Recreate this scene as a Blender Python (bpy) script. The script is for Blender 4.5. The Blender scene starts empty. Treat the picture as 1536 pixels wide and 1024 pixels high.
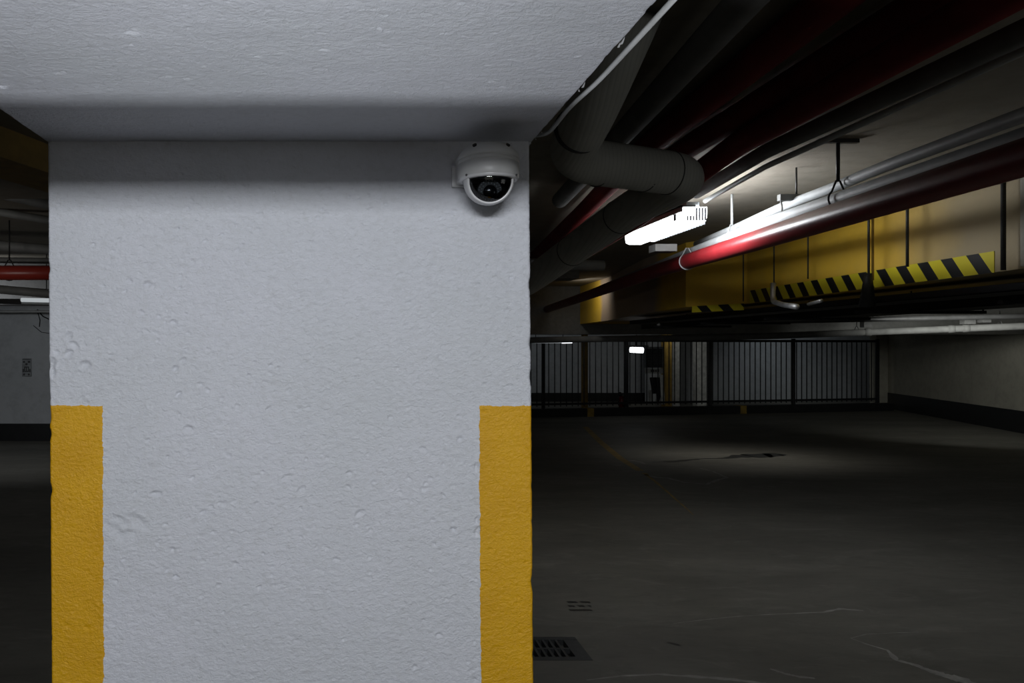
import bpy, bmesh, math, random
import numpy as np
from mathutils import Vector, Matrix
random.seed(7); rng = np.random.default_rng(11)
scene = bpy.context.scene
COL = scene.collection
PI = math.pi
F, CX, CY, EYE = 1200.0, 525.0, 522.0, 1.6      # focal length in pixels, vanishing point, eye height

def P(px, py, d):            # point seen at a pixel, d metres into the garage
    return Vector(((px-CX)/F*d, d, EYE-(py-CY)/F*d))
def Pz(px, py, z):           # point seen at a pixel, at height z
    return P(px, py, (z-EYE)*F/(CY-py))

# ------------------------------------------------------------------ materials
def new_mat(name):
    m = bpy.data.materials.new(name); m.use_nodes = True
    nt = m.node_tree; b = nt.nodes['Principled BSDF']
    return m, nt, b
def N(nt, t, **kw):
    n = nt.nodes.new(t)
    for k, v in kw.items(): setattr(n, k, v)
    return n
def mix(nt, fac, a, b):
    n = nt.nodes.new('ShaderNodeMix'); n.data_type = 'RGBA'
    if isinstance(fac, (int, float)): n.inputs[0].default_value = fac
    else: nt.links.new(fac, n.inputs[0])
    for i, c in ((6, a), (7, b)):
        if isinstance(c, tuple): n.inputs[i].default_value = (*c, 1)
        else: nt.links.new(c, n.inputs[i])
    return n.outputs[2]
def ramp(nt, src, p0, p1, c0=(0,0,0), c1=(1,1,1)):
    r = nt.nodes.new('ShaderNodeValToRGB'); nt.links.new(src, r.inputs[0])
    r.color_ramp.elements[0].position = p0; r.color_ramp.elements[1].position = p1
    r.color_ramp.elements[0].color = (*c0, 1); r.color_ramp.elements[1].color = (*c1, 1)
    return r.outputs[0]
def mth(nt, op, a, b=None, c=None):
    n = nt.nodes.new('ShaderNodeMath'); n.operation = op
    for i, v in enumerate((a, b, c)):
        if v is None: continue
        if isinstance(v, (int, float)): n.inputs[i].default_value = v
        else: nt.links.new(v, n.inputs[i])
    return n.outputs[0]
def coords(nt):
    tc = nt.nodes.new('ShaderNodeTexCoord'); s = nt.nodes.new('ShaderNodeSeparateXYZ')
    nt.links.new(tc.outputs['Object'], s.inputs[0])
    return tc.outputs['Object'], s.outputs
def noise(nt, vec, scale, detail=4, rough=.55, dist=0):
    n = nt.nodes.new('ShaderNodeTexNoise'); nt.links.new(vec, n.inputs['Vector'])
    n.inputs['Scale'].default_value = scale; n.inputs['Detail'].default_value = detail
    n.inputs['Roughness'].default_value = rough; n.inputs['Distortion'].default_value = dist
    return n.outputs['Fac']
def bump(nt, b, h, strength, dist, prev=None):
    n = nt.nodes.new('ShaderNodeBump'); n.inputs['Strength'].default_value = strength
    n.inputs['Distance'].default_value = dist
    nt.links.new(h, n.inputs['Height'])
    if prev: nt.links.new(prev, n.inputs['Normal'])
    nt.links.new(n.outputs[0], b.inputs['Normal']); return n.outputs[0]
def plain(name, col, rough=.6, metal=0., var=.25, scale=8., bmp=0., spec=.5):
    m, nt, b = new_mat(name)
    v, s = coords(nt)
    n = noise(nt, v, scale, 5, .6)
    dark = tuple(c*(1-var) for c in col); lite = tuple(min(1, c*(1+var)) for c in col)
    nt.links.new(mix(nt, ramp(nt, n, .3, .7), dark, lite), b.inputs['Base Color'])
    b.inputs['Roughness'].default_value = rough; b.inputs['Metallic'].default_value = metal
    b.inputs['Specular IOR Level'].default_value = spec
    if bmp: bump(nt, b, noise(nt, v, scale*6, 4, .6), .6, bmp)
    return m

WHITE = (.69, .705, .77); YEL = (.70, .36, .012)
def column_paint():
    m, nt, b = new_mat('painted_column')
    v, s = coords(nt)
    n1 = noise(nt, v, 30, 5, .65)
    jit = mth(nt, 'MULTIPLY', mth(nt, 'SUBTRACT', n1, .5), .010)
    jit2 = mth(nt, 'MULTIPLY', mth(nt, 'SUBTRACT', noise(nt, v, 140, 3), .5), .005)
    jit = mth(nt, 'ADD', jit, jit2)
    xx = mth(nt, 'ADD', s[0], jit); zz = mth(nt, 'ADD', s[2], jit)
    # the stripes lean with the column: x drifts with height
    lean = mth(nt, 'MULTIPLY', mth(nt, 'SUBTRACT', s[2], 1.48), .0055)
    xl = mth(nt, 'ADD', xx, lean)
    left = mth(nt, 'LESS_THAN', xl, -.5145)
    right = mth(nt, 'GREATER_THAN', xl, .2685)
    low = mth(nt, 'LESS_THAN', zz, 1.4805)
    mask = mth(nt, 'MULTIPLY', mth(nt, 'MAXIMUM', left, right), low)
    big = noise(nt, v, 2.2, 4, .6)
    wc = mix(nt, ramp(nt, big, .3, .72), (.63, .65, .69), (.70, .71, .775))
    fine = noise(nt, v, 60, 5, .7)
    wc = mix(nt, ramp(nt, fine, .35, .5), mix(nt, .35, wc, (.55, .56, .58)), wc)
    yc = mix(nt, ramp(nt, noise(nt, v, 7, 5, .6), .3, .7), (.66, .34, .002), (.76, .41, .004))
    nt.links.new(mix(nt, mask, wc, yc), b.inputs['Base Color'])
    b.inputs['Roughness'].default_value = .42
    b.inputs['Specular IOR Level'].default_value = .5
    mp = N(nt, 'ShaderNodeMapping'); nt.links.new(v, mp.inputs[0]); mp.inputs['Scale'].default_value = (1, 1, 1.35)
    h1 = noise(nt, mp.outputs[0], 80, 6, .66, .4)
    h2 = noise(nt, mp.outputs[0], 190, 4, .6, .3)
    h = mth(nt, 'ADD', mth(nt, 'MULTIPLY', h1, 1.0), mth(nt, 'MULTIPLY', h2, .42))
    bump(nt, b, h, .85, .0042)
    return m
def concrete(name, c0, c1, rough=.75, scale=1.5, bmp=.004, spec=.3, streak=None):
    m, nt, b = new_mat(name)
    v, s = coords(nt)
    n = noise(nt, v, scale, 6, .62)
    c = mix(nt, ramp(nt, n, .3, .7), c0, c1)
    c = mix(nt, mth(nt, 'MULTIPLY', ramp(nt, noise(nt, v, scale*9, 5, .7), .45, .7), .35), c, tuple(x*.55 for x in c0))
    nt.links.new(c, b.inputs['Base Color'])
    b.inputs['Roughness'].default_value = rough; b.inputs['Specular IOR Level'].default_value = spec
    bump(nt, b, noise(nt, v, 40, 5, .6), .5, bmp)
    return m
def floor_mat():
    m, nt, b = new_mat('floor_concrete')
    v, s = coords(nt)
    mp = N(nt, 'ShaderNodeMapping'); nt.links.new(v, mp.inputs[0]); mp.inputs['Scale'].default_value = (.55, 1.3, 1)
    n = noise(nt, mp.outputs[0], .9, 7, .68, .4)
    c = mix(nt, ramp(nt, n, .3, .68), (.110, .107, .093), (.188, .182, .158))
    sp = noise(nt, mp.outputs[0], 9, 6, .75)
    c = mix(nt, mth(nt, 'MULTIPLY', ramp(nt, sp, .5, .75), .4), c, (.062, .060, .054))
    lt = noise(nt, mp.outputs[0], 3.4, 8, .74, 1.0)
    c = mix(nt, mth(nt, 'MULTIPLY', ramp(nt, lt, .53, .68), .45), c, (.25, .245, .22))
    nt.links.new(c, b.inputs['Base Color'])
    b.inputs['Roughness'].default_value = .62; b.inputs['Specular IOR Level'].default_value = .25
    bump(nt, b, sp, .4, .004)
    return m
def beam_paint():
    # yellow paint with cream stretches along the beam (Y runs along it)
    m, nt, b = new_mat('yellow_cream_beam')
    v, s = coords(nt)
    j = mth(nt, 'ADD', s[1], mth(nt, 'MULTIPLY', mth(nt, 'SUBTRACT', noise(nt, v, 1.8, 4), .5), .5))
    r = N(nt, 'ShaderNodeValToRGB'); nt.links.new(mth(nt, 'DIVIDE', j, 20.0), r.inputs[0])
    cr, ye, dk = (.36, .29, .17, 1), (.80, .50, .04, 1), (.40, .30, .22, 1)
    e = r.color_ramp.elements
    e[0].position = .0; e[0].color = cr; e[1].position = 5.0/20; e[1].color = cr
    for p, c in ((5.9, ye), (9.6, ye), (9.9, dk), (13.4, dk), (13.6, ye), (16, ye)):
        q = e.new(p/20); q.color = c
    c = mix(nt, mth(nt, 'MULTIPLY', ramp(nt, noise(nt, v, 3, 5), .35, .75), .3), r.outputs[0], (.40, .30, .12))
    nt.links.new(c, b.inputs['Base Color'])
    b.inputs['Roughness'].default_value = .55
    bump(nt, b, noise(nt, v, 25, 5), .4, .006)
    return m
def hazard():
    m, nt, b = new_mat('hazard_chevrons')
    v, s = coords(nt)
    t = mth(nt, 'ADD', s[1], mth(nt, 'MULTIPLY', s[2], -.85))
    fr = mth(nt, 'FRACT', mth(nt, 'DIVIDE', t, .232))
    nt.links.new(mix(nt, mth(nt, 'LESS_THAN', fr, .47), (.72, .62, .03), (.012, .013, .015)), b.inputs['Base Color'])
    b.inputs['Roughness'].default_value = .45
    return m
def spiral():
    m, nt, b = new_mat('grey_spiral_duct')
    v, s = coords(nt)
    w = N(nt, 'ShaderNodeTexWave'); w.wave_type = 'BANDS'; w.bands_direction = 'X'
    nt.links.new(v, w.inputs[0]); w.inputs['Scale'].default_value = 16; w.inputs['Distortion'].default_value = .6
    n = noise(nt, v, 6, 5)
    c = mix(nt, ramp(nt, n, .3, .7), (.40, .40, .37), (.49, .49, .455))
    c = mix(nt, mth(nt, 'MULTIPLY', ramp(nt, w.outputs[1], .0, .25, (1,1,1), (0,0,0)), .18), c, (.12, .12, .11))
    nt.links.new(c, b.inputs['Base Color']); b.inputs['Roughness'].default_value = .65
    bump(nt, b, w.outputs[1], .35, .0018)
    return m
def emit(name, col, k):
    m, nt, b = new_mat(name)
    b.inputs['Base Color'].default_value = (*col, 1)
    b.inputs['Emission Color'].default_value = (*col, 1); b.inputs['Emission Strength'].default_value = k
    b.inputs['Roughness'].default_value = .3
    return m

M = {}
M['col'] = column_paint()
M['floor'] = floor_mat()
M['slab'] = concrete('slab_concrete', (.25, .23, .19), (.32, .29, .24), scale=.8)
M['greyslab'] = concrete('grey_concrete', (.17, .17, .165), (.24, .24, .23))
M['darkslab'] = concrete('dark_concrete', (.10, .10, .10), (.15, .15, .145))
M['whitewall'] = concrete('white_wall', (.50, .53, .55), (.58, .60, .62), scale=.6, bmp=.002)
M['creamwall'] = concrete('cream_wall', (.33, .32, .27), (.42, .40, .34), scale=.6)
M['black'] = plain('black_paint', (.012, .013, .014), .5)
M['blackmetal'] = plain('black_metal', (.02, .021, .023), .45, .3)
M['dustyred'] = plain('dusty_red_pipe_paint', (.16, .012, .012), .75, 0, .25, 4, .001, .25)
M['redpipe'] = plain('red_pipe_paint', (.21, .012, .016), .36, 0, .25, 4, .0012, .6)
M['redbright'] = plain('bright_red_pipe_paint', (.42, .045, .03), .35, 0, .2, 4, .001)
M['whitepipe'] = plain('white_pipe', (.46, .48, .49), .58, 0, .12, 6, .0006)
M['dustygrey'] = plain('dusty_grey_pipe', (.16, .16, .155), .8, 0, .2, 6, .001, .15)
M['greypipe'] = plain('grey_pipe', (.22, .225, .22), .6, 0, .2, 6, .001)
M['steel'] = plain('galvanised_steel', (.45, .46, .47), .4, .7, .2, 14)
M['darksteel'] = plain('dark_steel', (.045, .045, .045), .5, .3, .2, 14)
M['beam'] = beam_paint()
M['hazard'] = hazard()
M['duct'] = spiral()
M['cam'] = plain('camera_white_plastic', (.60, .60, .595), .35, 0, .04, 10)
M['camtrim'] = plain('camera_trim', (.70, .70, .71), .25, 0, .03, 10)
M['hole'] = plain('black_rubber', (.02, .02, .02), .6)
M['lens'] = plain('lens_black', (.004, .004, .005), .06)
M['led'] = plain('led_grey', (.34, .36, .38), .3, .2)
M['face'] = plain('camera_face_black', (.012, .014, .015), .35)
M['yellow'] = plain('yellow_paint', (.62, .40, .03), .55)
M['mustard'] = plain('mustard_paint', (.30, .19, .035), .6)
M['lineyellow'] = plain('worn_yellow_line', (.26, .17, .03), .6, 0, .4, 5)
M['crack'] = plain('pale_crack_filler', (.27, .265, .245), .8, 0, .35, 9)
M['stain'] = plain('dark_stain', (.030, .030, .028), .4, 0, .3, 9)
M['grate'] = plain('grate_iron', (.05, .052, .053), .5, .4, .2, 30)
M['gratewell'] = plain('grate_well', (.006, .006, .006), .9)
M['cable'] = plain('pale_cable', (.55, .56, .56), .5)
M['diff'] = emit('fluorescent_diffuser', (.95, .98, 1.0), 13)
M['rib'] = emit('diffuser_rib_glow', (.55, .6, .65), .12)
M['farlamp'] = emit('far_lamp_glow', (.93, .97, 1.0), 7)
M['fartube'] = emit('far_tube_glow', (.85, .9, .95), 2.0)
M['lefttube'] = emit('left_tube_glow', (.8, .86, .9), .45)
M['plate'] = plain('notice_plate', (.30, .32, .33), .5)
M['sign'] = plain('sign_panel', (.06, .063, .066), .5)
M['signlight'] = plain('sign_pale_strip', (.62, .63, .60), .5)
def glass():
    m = bpy.data.materials.new('smoked_dome'); m.use_nodes = True; nt = m.node_tree
    nt.nodes.clear(); o = N(nt, 'ShaderNodeOutputMaterial')
    t = N(nt, 'ShaderNodeBsdfTransparent'); t.inputs[0].default_value = (.62, .65, .68, 1)
    g = N(nt, 'ShaderNodeBsdfGlossy'); g.inputs['Roughness'].default_value = .04
    f = N(nt, 'ShaderNodeFresnel'); f.inputs[0].default_value = 1.45
    mx = N(nt, 'ShaderNodeMixShader')
    nt.links.new(f.outputs[0], mx.inputs[0]); nt.links.new(t.outputs[0], mx.inputs[1]); nt.links.new(g.outputs[0], mx.inputs[2])
    nt.links.new(mx.outputs[0], o.inputs[0]); return m
M['glass'] = glass()

# ------------------------------------------------------------------ mesh helpers
def obj(name, bm, mat, parent=None, smooth=False):
    me = bpy.data.meshes.new(name)
    if isinstance(bm, bmesh.types.BMesh):
        bmesh.ops.recalc_face_normals(bm, faces=bm.faces); bm.to_mesh(me); bm.free()
    else:
        me.from_pydata(bm[0], [], bm[1]); me.update()
    for x in (mat if isinstance(mat, (list, tuple)) else [mat]): me.materials.append(x)
    if smooth:
        for p in me.polygons: p.use_smooth = True
    o = bpy.data.objects.new(name, me); COL.objects.link(o)
    if parent:
        o.parent = parent; o.matrix_parent_inverse = Matrix.Translation(parent.location).inverted() @ Matrix.Identity(4)
    return o
def tag(o, label=None, cat=None, group=None, kind=None):
    if label: o['label'] = label
    if cat: o['category'] = cat
    if group: o['group'] = group
    if kind: o['kind'] = kind
    return o
def thing(name, loc, label, cat, group=None):
    o = bpy.data.objects.new(name, None); COL.objects.link(o); o.location = loc
    o.empty_display_size = .1
    return tag(o, label, cat, group)
def struct(name, bm, mat, parent=None):
    o = obj(name, bm, mat, parent); o['kind'] = 'structure'; return o
def box(bm, x0, x1, y0, y1, z0, z1, bev=0):
    g = bmesh.ops.create_cube(bm, size=1)
    for v in g['verts']:
        v.co = Vector(((x0+x1)/2+v.co.x*(x1-x0), (y0+y1)/2+v.co.y*(y1-y0), (z0+z1)/2+v.co.z*(z1-z0)))
    if bev:
        es = list({e for v in g['verts'] for e in v.link_edges})
        bmesh.ops.bevel(bm, geom=es, offset=bev, segments=2, affect='EDGES', profile=.7)
def obox(bm, a, b, w, h):     # box along a->b, width w sideways, height h up
    a, b = Vector(a), Vector(b); t = (b-a); L = t.length; t.normalize()
    s = t.cross(Vector((0,0,1)))
    if s.length < 1e-4: s = Vector((1,0,0))
    s.normalize(); u = s.cross(t).normalized()
    vs = [bm.verts.new(p + s*w/2*i + u*h/2*j) for p in (a, b) for i, j in ((-1,-1),(1,-1),(1,1),(-1,1))]
    for f in ((0,1,2,3),(7,6,5,4),(0,4,5,1),(1,5,6,2),(2,6,7,3),(3,7,4,0)): bm.faces.new([vs[i] for i in f])
def BM(): return bmesh.new()
def fillet(pts, r, n=8):
    pts = [Vector(p) for p in pts]; out = [pts[0]]
    for i in range(1, len(pts)-1):
        a, p, b = pts[i-1], pts[i], pts[i+1]
        u = (a-p); v = (b-p); k = min(r, u.length*.48, v.length*.48)
        q0 = p+u.normalized()*k; q1 = p+v.normalized()*k
        for j in range(n+1):
            t = j/n; out.append(q0*(1-t)**2 + p*2*t*(1-t) + q1*t*t)
    out.append(pts[-1]); return out
def tube(bm, pts, r, seg=16, caps=True, fil=0, step=None):
    pts = fillet(pts, fil) if fil else [Vector(p) for p in pts]
    if step:
        q = [pts[0]]
        for a, b in zip(pts, pts[1:]):
            n = max(1, int((b-a).length/step))
            q += [a.lerp(b, (k+1)/n) for k in range(n)]
        pts = q
    rings = []; up = None
    for i, p in enumerate(pts):
        t = (pts[min(i+1, len(pts)-1)]-pts[max(i-1, 0)]).normalized()
        if up is None:
            up = Vector((0,0,1)) if abs(t.z) < .9 else Vector((1,0,0))
        s = t.cross(up).normalized(); up = s.cross(t).normalized()
        rr = r[i] if isinstance(r, list) else r
        rings.append([bm.verts.new(p + (s*math.cos(a)+up*math.sin(a))*rr) for a in [2*PI*k/seg for k in range(seg)]])
    for A, B in zip(rings, rings[1:]):
        for k in range(seg): bm.faces.new((A[k], A[(k+1)%seg], B[(k+1)%seg], B[k]))
    if caps: bm.faces.new(rings[0][::-1]); bm.faces.new(rings[-1])
def lathe(bm, prof, c=(0,0,0), seg=48):
    c = Vector(c); rings = []
    for r, z in prof:
        if r < 1e-5: rings.append([bm.verts.new(c+Vector((0,0,z)))])
        else: rings.append([bm.verts.new(c+Vector((r*math.cos(2*PI*k/seg), r*math.sin(2*PI*k/seg), z))) for k in range(seg)])
    for A, B in zip(rings, rings[1:]):
        for k in range(seg):
            a = [A[k % len(A)], A[(k+1) % len(A)], B[(k+1) % len(B)], B[k % len(B)]]
            f = []
            for v in a:
                if v not in f: f.append(v)
            if len(f) > 2: bm.faces.new(f)
def ribbon(bm, pts, ws, z):   # flat strip lying on the floor
    L = []
    for i, p in enumerate(pts):
        a = pts[max(i-1,0)]; b = pts[min(i+1, len(pts)-1)]
        t = Vector((b[0]-a[0], b[1]-a[1])).normalized(); n = Vector((-t.y, t.x))*ws[i]/2
        L.append((bm.verts.new((p[0]+n.x, p[1]+n.y, z)), bm.verts.new((p[0]-n.x, p[1]-n.y, z))))
    for a, b in zip(L, L[1:]): bm.faces.new((a[0], a[1], b[1], b[0]))

# ------------------------------------------------------------------ numpy noise
_T = rng.random((256, 256))
def vnoise(u, v):
    iu = np.floor(u).astype(int); iv = np.floor(v).astype(int); fu = u-iu; fv = v-iv
    fu = fu*fu*(3-2*fu); fv = fv*fv*(3-2*fv)
    g = lambda a, b: _T[a & 255, b & 255]
    return (g(iu,iv)*(1-fu)+g(iu+1,iv)*fu)*(1-fv) + (g(iu,iv+1)*(1-fu)+g(iu+1,iv+1)*fu)*fv
def fbm(u, v, s, o=4):
    r = 0; a = 1; t = 0
    for k in range(o):
        r = r + a*vnoise(u*s+17*k, v*s+31*k); t += a; a *= .5; s *= 2.03
    return r/t-.5
def pits(X, Z, H, lst):
    for (x, z, r, dep, ex, ang) in lst:
        m = (np.abs(X-x) < r*3*max(ex,1)) & (np.abs(Z-z) < r*3*max(ex,1))
        dx = X[m]-x; dz = Z[m]-z; c, s = math.cos(ang), math.sin(ang)
        a = (dx*c+dz*s)/(r*ex); b = (-dx*s+dz*c)/r
        q = a*a+b*b
        prof = -np.exp(-q**2.2*1.0) * (1+.75*b) + .22*np.exp(-((np.sqrt(q)-1.35)**2)*9)
        H[m] += dep*prof
def grid_faces(nr, nc, flip=False):
    i = np.arange(nr-1)[:, None]*nc + np.arange(nc-1)[None, :]
    q = np.stack([i, i+1, i+nc+1, i+nc], -1).reshape(-1, 4)
    return q[:, ::-1] if flip else q
def np_mesh(name, V, Q, mat, smooth=True, parent=None):
    me = bpy.data.meshes.new(name)
    me.vertices.add(len(V)); me.vertices.foreach_set('co', np.ascontiguousarray(V, dtype=np.float32).ravel())
    me.loops.add(len(Q)*4); me.loops.foreach_set('vertex_index', np.ascontiguousarray(Q, dtype=np.int32).ravel())
    me.polygons.add(len(Q)); me.polygons.foreach_set('loop_start', np.arange(len(Q), dtype=np.int32)*4)
    me.polygons.foreach_set('loop_total', np.full(len(Q), 4, dtype=np.int32))
    me.materials.append(mat); me.update(calc_edges=True); me.validate()
    if smooth: me.polygons.foreach_set('use_smooth', np.ones(len(Q), dtype=bool))
    o = bpy.data.objects.new(name, me); COL.objects.link(o)
    if parent: o.parent = parent
    return o

# ================================================================== SETTING
SLAB = 2.75
bm = BM(); box(bm, -12, 18, -7, 30, -.2, 0)
# the drain well is cut out as a real recess: floor made of four slabs round it
bm.free(); bm = BM()
gx0, gx1, gy0, gy1 = .62, 1.245, 4.10, 4.43
box(bm, -12, gx0, -7, 30, -.2, 0); box(bm, gx1, 18, -7, 30, -.2, 0)
box(bm, gx0, gx1, -7, gy0, -.2, 0); box(bm, gx0, gx1, gy1, 30, -.2, 0); box(bm, gx0, gx1, gy0, gy1, -.25, -.15)
floor = struct('floor', bm, M['floor'])
bm = BM(); box(bm, -12, 18, -7, 30, SLAB, SLAB+.25)
ceiling = struct('ceiling', bm, M['slab'])

def fpt(px, py): q = Pz(px, py, .0); return (q.x, q.y)
def strip(name, pix, ws, mat, z=.0012):
    pts = [fpt(*p) for p in pix]
    # subdivide with jitter
    out = []; w = []
    for i in range(len(pts)-1):
        for k in range(6):
            t = k/6; j = ws[i]*.10
            out.append((pts[i][0]*(1-t)+pts[i+1][0]*t + random.uniform(-j, j), pts[i][1]*(1-t)+pts[i+1][1]*t + random.uniform(-j, j)))
            w.append((ws[i]*(1-t)+ws[i+1]*t)*random.uniform(.6, 1.3))
    out.append(pts[-1]); w.append(ws[-1])
    b = BM(); ribbon(b, out, w, z)
    o = obj(name, b, mat, floor); o['kind'] = 'structure'; return o
strip('floor_crack', [(1276,957),(1300,966),(1331,975),(1345,990),(1375,998),(1400,1008),(1430,1016),(1460,1026)], [.008,.012,.018,.03,.03,.05,.07,.09], M['crack'])
strip('floor_crack', [(1276,957),(1300,951),(1345,949),(1378,948)], [.01,.008,.008,.006], M['crack'])
strip('floor_crack', [(1010,935),(1060,929),(1110,924),(1165,921),(1235,918),(1260,913),(1295,916)], [.006,.008,.01,.012,.018,.03,.015], M['crack'])
strip('floor_crack', [(880,1020),(930,1014),(985,1011),(1060,1016),(1110,1020),(1150,1026)], [.008,.015,.02,.03,.03,.04], M['crack'])
strip('floor_crack', [(1155,1003),(1165,1006),(1180,1011),(1200,1015),(1222,1017)], [.015,.02,.02,.03,.015], M['crack'])
strip('floor_crack', [(943,690),(958,692),(968,696)], [.05,.06,.03], M['crack'])
strip('floor_crack', [(965,711),(985,716),(1003,717),(1025,723),(1060,726),(1075,720),(1090,716),(1070,707),(1050,702)], [.05,.07,.06,.04,.06,.05,.05,.04,.03], M['crack'])
strip('water_stain', [(970,693),(1010,692),(1050,688),(1090,687),(1110,684),(1150,683),(1175,681)], [.05,.12,.05,.1,.3,.45,.1], M['stain'])
strip('water_stain', [(1000,963),(1012,966),(1022,968)], [.02,.03,.01], M['stain'])
bm = BM()   # worn yellow bay line
a = [fpt(878,640), fpt(900,662), fpt(930,687), fpt(960,706)]
ribbon(bm, a, [.11,.11,.11,.10], .0016)
o = obj('parking_line', bm, M['lineyellow'], floor); o['kind'] = 'structure'
o = strip('parking_line', [(966,709),(990,728),(1020,754),(1040,772)], [.05,.03,.02,.01], M['lineyellow'])
# stencilled marks near the drain, three rows of dark dabs
bm = BM()
for r, yy in enumerate((903, 909, 915)):
    for k in range(7):
        if random.random() < .2: continue
        q = fpt(853+k*5+r*1.5, yy); ribbon(bm, [(q[0]-.008, q[1]), (q[0]+.010, q[1]+.004)], [.035, .028], .0011)
o = obj('stencil_mark', bm, M['stain'], floor); o['kind'] = 'structure'

# walls
def wall_seg(name, a, b, z0, z1, th, mat, parent=None, off=0):
    a = Vector((a[0], a[1], 0)); b = Vector((b[0], b[1], 0)); t = (b-a).normalized(); n = Vector((t.y, -t.x, 0))
    bm = BM(); vs = []
    for z in (z0, z1):
        for p in (a+n*off, b+n*off, b+n*(off-th), a+n*(off-th)): vs.append(bm.verts.new((p.x, p.y, z)))
    for f in ((0,1,2,3),(4,5,6,7),(0,1,5,4),(1,2,6,5),(2,3,7,6),(3,0,4,7)): bm.faces.new([vs[i] for i in f])
    return struct(name, bm, mat, parent)
LW = 13.8
wall_seg('wall_left', (-9.5, LW), (-2.6, LW), 0, SLAB, .2, M['whitewall'])
wall_seg('baseboard_left', (-9.5, LW), (-2.6, LW), 0, .30, .012, M['black'], None, .012)
ra, rb = (14.35, 21.4), (11.2, 9.7)
wall_seg('wall_right', ra, rb, 0, SLAB, .2, M['creamwall'])
wall_seg('baseboard_right', ra, rb, 0, .42, .012, M['black'], None, .012)
wall_seg('wall_end', (13.95, 21.2), (14.7, 21.4), 0, SLAB, .2, M['creamwall'])
wall_seg('wall_back', (-6, 24.0), (9.3, 24.0), 0, SLAB, .2, M['whitewall'])
wall_seg('baseboard_back', (-6, 24.0), (9.3, 24.0), 0, .26, .02, M['black'], None, .02)
wall_seg('wall_rear', (8.6, 23.0), (16.4, 24.9), 0, SLAB, .2, M['whitewall'])
wall_seg('wall_side', (-9.5, -7), (-9.5, LW), 0, SLAB, .2, M['greyslab'])

# ================================================================== COLUMN
YF = 1.663; SOF = 2.03
def col_left(z): return -.6285 + (SOF-z)*.0075
def col_right(z): return .3725 + (SOF-z)*.0078
nc = 400
zs = np.concatenate([np.arange(0, .86, .03), np.arange(.86, SOF, .0026), [SOF]])
u = np.linspace(0, 1, nc)
Z = np.repeat(zs[:, None], nc, 1); U = np.repeat(u[None, :], len(zs), 0)
XL = col_left(Z); XR = col_right(Z); X = XL + U*(XR-XL)
H = fbm(X, Z, 5, 2)*.004 + fbm(X+3, Z*1.7, 34, 4)*.0009 + fbm(X+9, Z*1.6, 110, 2)*.0011
yel = ((X < -.5145) | (X > .2685)) & (Z < 1.48)
rid = np.abs(fbm(X*1.0+5, Z*2.0, 26, 3)); H += np.clip(.022-rid, 0, .022)*.045*(fbm(X, Z, 5, 2) > .02)
H[yel] *= .55; H[yel] += .0012
def cz(px, py): return (px-CX)/F*YF, EYE-(py-CY)/F*YF
known = [(103,505,5,1.6,1.2,1.2),(110,518,5,1.5,1.6,-.5),(104,530,5,1.6,1.3,.6),(128,548,6,1.8,1.3,.1),(193,421,3.5,1.2,1.2,.4),(221,427,4.5,1.6,1.3,.2),
 (260,484,4,1.2,1.3,-.2),(236,511,2.5,1,1,0),(183,484,1.5,.8,1,0),(285,501,2,.8,1,0),(263,553,4,1.6,1.1,.8),(274,541,3.5,1.2,1.6,.5),(281,519,1.8,.9,1,0),
 (167,533,2.5,1.1,1.1,.3),(189,540,2.2,.9,1.2,.2),(301,577,3,1,1.4,-.2),(311,585,3,1,1.3,-.4),(267,592,3,1.2,1.2,.8),(223,609,2.4,1.1,1,0),(332,598,3,1.1,1.2,-.3),
 (283,644,5,1.2,1.4,-.1),(343,684,2.8,1.1,1.2,0),(203,739,2.2,1.1,1.6,1.1),(234,741,3.8,1.8,2.2,0),(283,777,2.2,1.1,1.2,0),(259,825,3.6,1.3,1.2,.3),
 (263,865,3,1.2,1.2,.7),(302,894,2.6,1,1.3,.5),(690,659,3.2,1.5,1.4,.4),(613,717,2.4,1.1,1,1),(641,733,2.2,.9,1.6,.2),(386,345,3.5,1,1.5,.2),
 (430,716,4,1,1.8,.3),(452,735,4,1,1.8,.7),(540,770,4,1.2,1.8,.5),(715,700,3,1.5,2,1.4),(716,780,3,1.6,2,1.4),(717,797,4,1.6,1.8,1.2),(680,795,3,1.1,1.8,-.6),
 (79,546,5,1.8,1.8,1.4),(80,560,4,1.5,1.8,1.4),(682,245,3,1.6,1.3,.9),(205,784,9,.9,2,-.5),(180,783,7,.9,2,-.6),(170,795,8,.9,2,-.7),(190,805,9,.8,2,.3),(600,412,3,.9,1.5,.3),(489,322,3,.8,1.5,0)]
lst = []
for (px, py, r, dep, ex, an) in known:
    x, z = cz(px, py); lst.append((x, z, r*.00145, dep*.0025, ex, an))
for k in range(520):
    x = rng.uniform(-.61, .37); z = rng.uniform(.88, 2.0)
    if fbm(np.array([x]), np.array([z]), 4, 2)[0] < -.08 and rng.random() < .6: continue
    f = .6 if ((x < -.51 or x > .265) and z < 1.48) else 1
    lst.append((x, z, rng.uniform(.0018, .0042), rng.uniform(.0011, .0030)*f, rng.uniform(1, 2), rng.uniform(-.7, .7)))
pits(X, Z, H, lst)
# rounded, chipped arrises
for side in (0, 1):
    D = (X-XL) if side == 0 else (XR-X)
    chip = np.clip(fbm(Z*1.0+side*7, Z*0+2, 26, 4)*2.4-.25, 0, 1)*.012 + .0035
    t = np.clip(1-D/chip, 0, 1)
    H -= chip*.75*(1-np.sqrt(np.clip(1-t*t, 0, 1)))
    e = np.clip(1-D/.006, 0, 1)*(chip-.0035)*.2 + (D < .004)*fbm(Z, Z*0+side, 60, 4)*.0010
    X = X + (e if side == 0 else -e)
V = np.stack([X, YF-H, Z], -1).reshape(-1, 3)
nr = len(zs); Q = grid_faces(nr, nc, False)
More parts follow.
